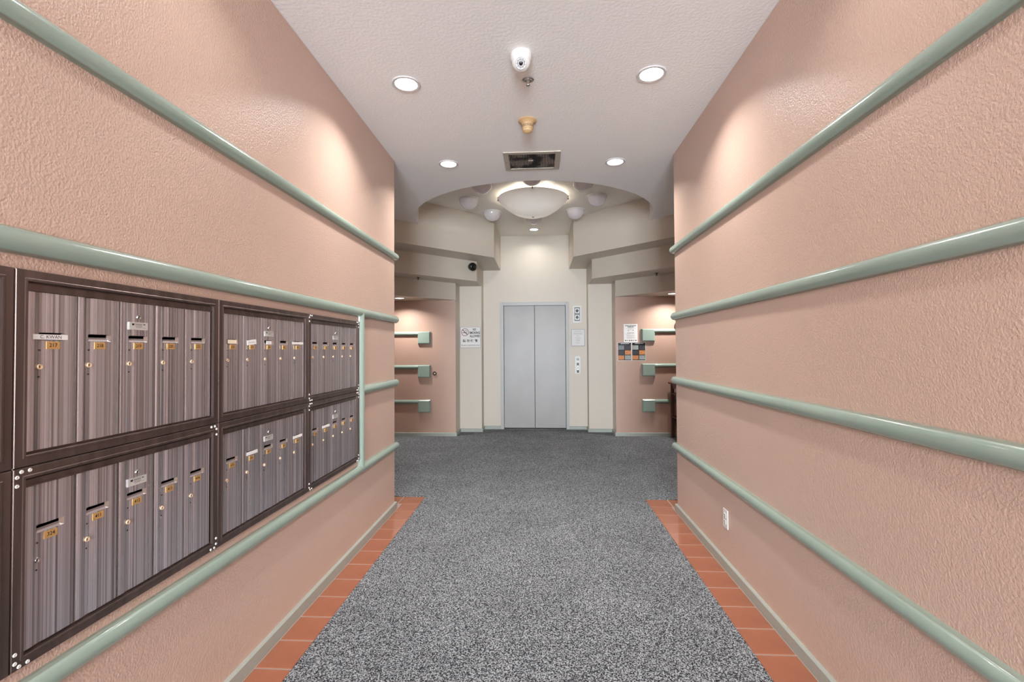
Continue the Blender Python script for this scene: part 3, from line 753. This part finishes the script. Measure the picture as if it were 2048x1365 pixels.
# elevator hall lantern
t = wall_thing('elevator_lantern', .648, 8.2, 1.977, 'white framed elevator indicator with up and down arrows beside the door', 'indicator')
bm = bmesh.new(); flat(bm, -.073, .073, -.146, .146, 0, .012); link('face_plate', bm, M['white'], parent=t, bevel=.003)
bm = bmesh.new(); flat(bm, -.048, .048, -.120, .120, .012, .015); link('black_panel', bm, M['black'], parent=t)
def arrow(bm, cz, s, y):
    pts_ = [(0, .034), (.030, .006), (.022, -.001), (.005, .014), (.005, -.032), (-.005, -.032), (-.005, .014), (-.022, -.001), (-.030, .006)]
    vs = [bm.verts.new((a, y, cz + s * c)) for a, c in pts_]; f = bm.faces.new(vs); bmesh.ops.triangulate(bm, faces=[f])
for cz_, s in ((.058, 1), (-.056, -1)):
    bm = bmesh.new(); c = .014; w_ = .038; h_2 = .042
    oct_ = [(-w_ + c, -h_2), (w_ - c, -h_2), (w_, -h_2 + c), (w_, h_2 - c), (w_ - c, h_2), (-w_ + c, h_2), (-w_, h_2 - c), (-w_, -h_2 + c)]
    a = [bm.verts.new((x, -.015, cz_ + z)) for x, z in oct_]; b_ = [bm.verts.new((x, -.019, cz_ + z)) for x, z in oct_]
    bm.faces.new(b_); [bm.faces.new((a[i], a[(i + 1) % 8], b_[(i + 1) % 8], b_[i])) for i in range(8)]
    arrow(bm, cz_, s, -.0195)
    for f in bm.faces:
        if all(v.co.y < -.0192 for v in f.verts): f.material_index = 1
    link('arrow_lamp', bm, [M['white'], M['black']], parent=t, recalc=False)
# plaque
t = wall_thing('notice_plaque', .66, 8.2, 1.573, 'silver framed notice plaque between elevator indicator and call buttons', 'plaque')
bm = bmesh.new(); flat(bm, -.115, .115, -.145, .145, 0, .010); link('plaque_frame', bm, M['greyink'], parent=t, bevel=.004)
bm = bmesh.new(); flat(bm, -.108, .108, -.138, .138, .010, .0115); link('notice_sheet', bm, M['paper'], parent=t)
bm = bmesh.new()
for z, w_ in ((.115, .05), (.095, .085), (.07, .08), (.06, .078), (.03, .03), (.0, .05), (-.02, .035), (-.045, .035), (-.06, .03), (-.09, .04)):
    flat(bm, -w_, w_, z - .0018, z + .0018, .0115, .0118)
link('lettering', bm, M['greyink'], parent=t)
# call buttons
t = wall_thing('elevator_call_panel', .653, 8.2, 1.107, 'white elevator call button panel below the notice plaque', 'call panel')
bm = bmesh.new(); flat(bm, -.049, .049, -.153, .153, 0, .018); link('face_plate', bm, M['white'], parent=t, bevel=.006)
bm = bmesh.new(); flat(bm, -.019, .019, .078, .114, .018, .021, 0); flat(bm, -.008, .008, .088, .104, .021, .0225, 1); link('key_switch', bm, [M['bluegrey'], M['white']], parent=t)
for z, s in ((-.0, 1), (-.098, -1)):
    bm = bmesh.new(); flat(bm, -.018, .018, z - .034, z + .034, .018, .023, 0); flat(bm, -.011, .011, z - s * .02 - .01, z - s * .02 + .01, .023, .026, 1); flat(bm, -.013, .013, z + s * .012 - .006, z + s * .012 + .010, .023, .0235, 2)
    link('call_button', bm, [M['photodark'], M['steel'], M['bluegrey']], parent=t)
for z in (.136, -.14):
    bm = bmesh.new(); lathe(bm, [(0, .021), (.003, .0205), (.004, .018)], 12, T(0, 0, z) @ Matrix.Rotation(pi / 2, 4, 'X')); link('screw', bm, M['greyink'], parent=t, smooth=40)

# paper notice and the two photo posters
t = wall_thing('paper_notice', 1.438, 7.59, 1.6225, 'white printed paper notice taped above two photo posters', 'notice')
bm = bmesh.new(); flat(bm, -.108, .108, -.1445, .1445, 0, .0015); link('sheet', bm, M['paper'], parent=t)
bm = bmesh.new()
merge(bm, text('SOCIAL DISTANCING', .021, bold=.0008, sx=.85), T(0, -.0022, .119) @ FRONT); merge(bm, text('GUIDELINES', .021, bold=.0008, sx=.85), T(0, -.0022, .099) @ FRONT)
flat(bm, -.042, -.034, .035, .055, .0015, .0019); flat(bm, .036, .044, .035, .055, .0015, .0019); flat(bm, -.028, -.012, .038, .041, .0015, .0019); flat(bm, .012, .026, .038, .041, .0015, .0019); flat(bm, -.004, .004, .046, .05, .0015, .0019)
flat(bm, -.055, .055, .002, .008, .0015, .0019)
link('lettering', bm, M['ink'], parent=t)
bm = bmesh.new()
for z, a, c in ((.078, -.08, .08), (.070, -.04, .04), (.062, -.03, .035), (-.014, -.085, -.01), (-.024, -.07, .06), (-.034, -.07, .05), (-.043, -.06, .07), (-.056, -.07, .04), (-.066, -.07, .07), (-.075, -.05, .07), (-.085, -.06, .02)):
    flat(bm, a, c, z - .0014, z + .0014, .0015, .0018)
link('small_print', bm, M['greyink'], parent=t)
for k in range(6):
    bm = bmesh.new(); lathe(bm, [(0, .0019), (.009, .0019), (.010, .0015)], 16, T(-.078 + k * .0315, 0, -.115) @ Matrix.Rotation(pi / 2, 4, 'X')); link('round_icon', bm, M['ink'] if k % 3 != 1 else M['greyink'], parent=t)
for k, (cx_, cc) in enumerate(((1.34, 'bluegrey'), (1.561, 'photopale'))):
    t = wall_thing('photo_poster', cx_, 7.59, 1.333, 'dark poster of six small photos, %s of the two under the white notice' % ('left' if k == 0 else 'right'), 'poster', 'photo posters on the right lobby wall')
    bm = bmesh.new(); flat(bm, -.108, .108, -.145, .145, 0, .0015, 1); flat(bm, -.102, .102, -.138, .140, .0015, .002, 0); link('sheet', bm, [M['black'], M['paper']], parent=t)
    bm = bmesh.new(); flat(bm, -.06, .075, .122, .130, .002, .0023); link('title_line', bm, M['steel'], parent=t)
    cols = [cc, 'photodark', 'photodark', 'photoorange', 'photoorange', 'photopale']
    for i in range(6):
        rr, c = divmod(i, 2)
        x0 = -.098 if c == 0 else .006; z1 = .098 - rr * .079
        bm = bmesh.new(); flat(bm, x0, x0 + .092, z1 - .068, z1, .002, .0024); link('picture', bm, M[cols[i]], parent=t)

# small round keyed lock on left lobby wall
t = wall_thing('wall_lock', -1.675, 7.515, 1.0, 'small round black keyed lock beside the middle green block, left lobby wall', 'lock')
bm = bmesh.new(); lathe(bm, [(.015, .018), (.026, .016), (.032, .004), (.032, 0)], 24, Matrix.Rotation(pi / 2, 4, 'X')); link('black_ring', bm, M['black'], parent=t, smooth=50)
bm = bmesh.new(); lathe(bm, [(0, .016), (.013, .016), (.015, .010)], 20, Matrix.Rotation(pi / 2, 4, 'X')); flat(bm, -.002, .002, -.008, .008, .016, .0165); link('key_cylinder', bm, M['lockbrass'], parent=t, smooth=50)

# dark round thing half hidden by the right wall
t = wall_thing('wall_clock', 2.215, 7.55, 1.712, 'dark round wall disc over the top green rail, mostly hidden by right corridor wall', 'clock')
bm = bmesh.new(); lathe(bm, [(0, .02), (.085, .02), (.09, .032), (.10, .030), (.105, .0), (.105, -.04)], 36, Matrix.Rotation(pi / 2, 4, 'X')); link('case', bm, mat('dark_maroon_plastic', srgb(48, 22, 26), .35), parent=t, smooth=50)
bm = bmesh.new(); lathe(bm, [(0, .0205), (.084, .0205)], 36, Matrix.Rotation(pi / 2, 4, 'X')); link('dial', bm, M['paper'], parent=t)

# console table by right lobby wall
tx0, tx1, ty0, ty1 = 2.035, 2.95, 7.14, 7.55
t = tag(empty('console_table', (tx0, ty0, .004)), 'dark brown wooden console table partly hidden behind the right corridor wall', 'table')
W_, D_ = tx1 - tx0, ty1 - ty0
bm = bmesh.new(); box(bm, -.04, W_ + .04, -.03, D_, .828, .853); link('tabletop', bm, M['wood'], parent=t, bevel=.006)
lm = mesh_only(lambda bm: box(bm, 0, .045, 0, .045, 0, .828), 'leg', M['wood'], bevel=.004)
for x, y in ((0, 0), (W_ - .045, 0), (0, D_ - .045), (W_ - .045, D_ - .045)): inst('leg', lm, t, (x, y, 0))
def apron(L_):
    def f(bm):
        n_ = 10; top = [(i / n_ * L_, .828) for i in range(n_ + 1)]; bot = [(i / n_ * L_, .735 + .035 * sin(pi * i / n_)) for i in range(n_ + 1)]
        for s in (0, .018):
            for i in range(n_): bm.faces.new([bm.verts.new((s, p[0], p[1])) for p in (top[i], top[i + 1], bot[i + 1], bot[i])])
        for i in range(n_): bm.faces.new([bm.verts.new(p) for p in ((0, bot[i][0], bot[i][1]), (0, bot[i + 1][0], bot[i + 1][1]), (.018, bot[i + 1][0], bot[i + 1][1]), (.018, bot[i][0], bot[i][1]))])
    return f
sd = mesh_only(apron(D_ - .09), 'apron', M['wood'])
inst('apron', sd, t, (.012, .045, 0)); inst('apron', sd, t, (W_ - .03, .045, 0))
fr = mesh_only(apron(W_ - .09), 'apron', M['wood'])
o = inst('apron', fr, t, (.045, .03, 0)); o.rotation_euler.z = -pi / 2; o.location = (.045, .03, 0)
for z in (.665, .31):
    bm = bmesh.new(); box(bm, .005, W_ - .005, .005, D_ - .005, z, z + .022); link('shelf', bm, M['wood'], parent=t, bevel=.003)
for i, (x0, x1) in enumerate(((.06, .44), (.47, .85))):
    b_ = tag(empty('storage_bin', (tx0 + x0, ty0 + .03, .004)), 'dark blue grey plastic bin on floor under the console table%s' % (', nearer the lobby' if i == 0 else ', at its far end'), 'bin', 'bins under the console table')
    bm = bmesh.new(); wv = x1 - x0
    a = [bm.verts.new(p) for p in ((.02, .02, 0), (wv - .02, .02, 0), (wv - .02, .33, 0), (.02, .33, 0))]
    c = [bm.verts.new(p) for p in ((0, 0, .25), (wv, 0, .25), (wv, .35, .25), (0, .35, .25))]
    d = [bm.verts.new(p) for p in ((.01, .01, .25), (wv - .01, .01, .25), (wv - .01, .34, .25), (.01, .34, .25))]
    e_ = [bm.verts.new(p) for p in ((.03, .03, .01), (wv - .03, .03, .01), (wv - .03, .32, .01), (.03, .32, .01))]
    bm.faces.new(a)
    for p, q_ in ((a, c), (c, d), (d, e_)):
        for k in range(4): bm.faces.new((p[k], p[(k + 1) % 4], q_[(k + 1) % 4], q_[k]))
    bm.faces.new(e_)
    link('tub', bm, M['bin'], parent=b_)
    bm = bmesh.new(); box(bm, -.012, wv + .012, -.012, .362, .25, .272); link('lid', bm, M['bin'], parent=b_, bevel=.005)
    bm = bmesh.new(); box(bm, -.002, 0.012, .12, .23, .12, .15); link('white_marking', bm, M['paper'], parent=b_)
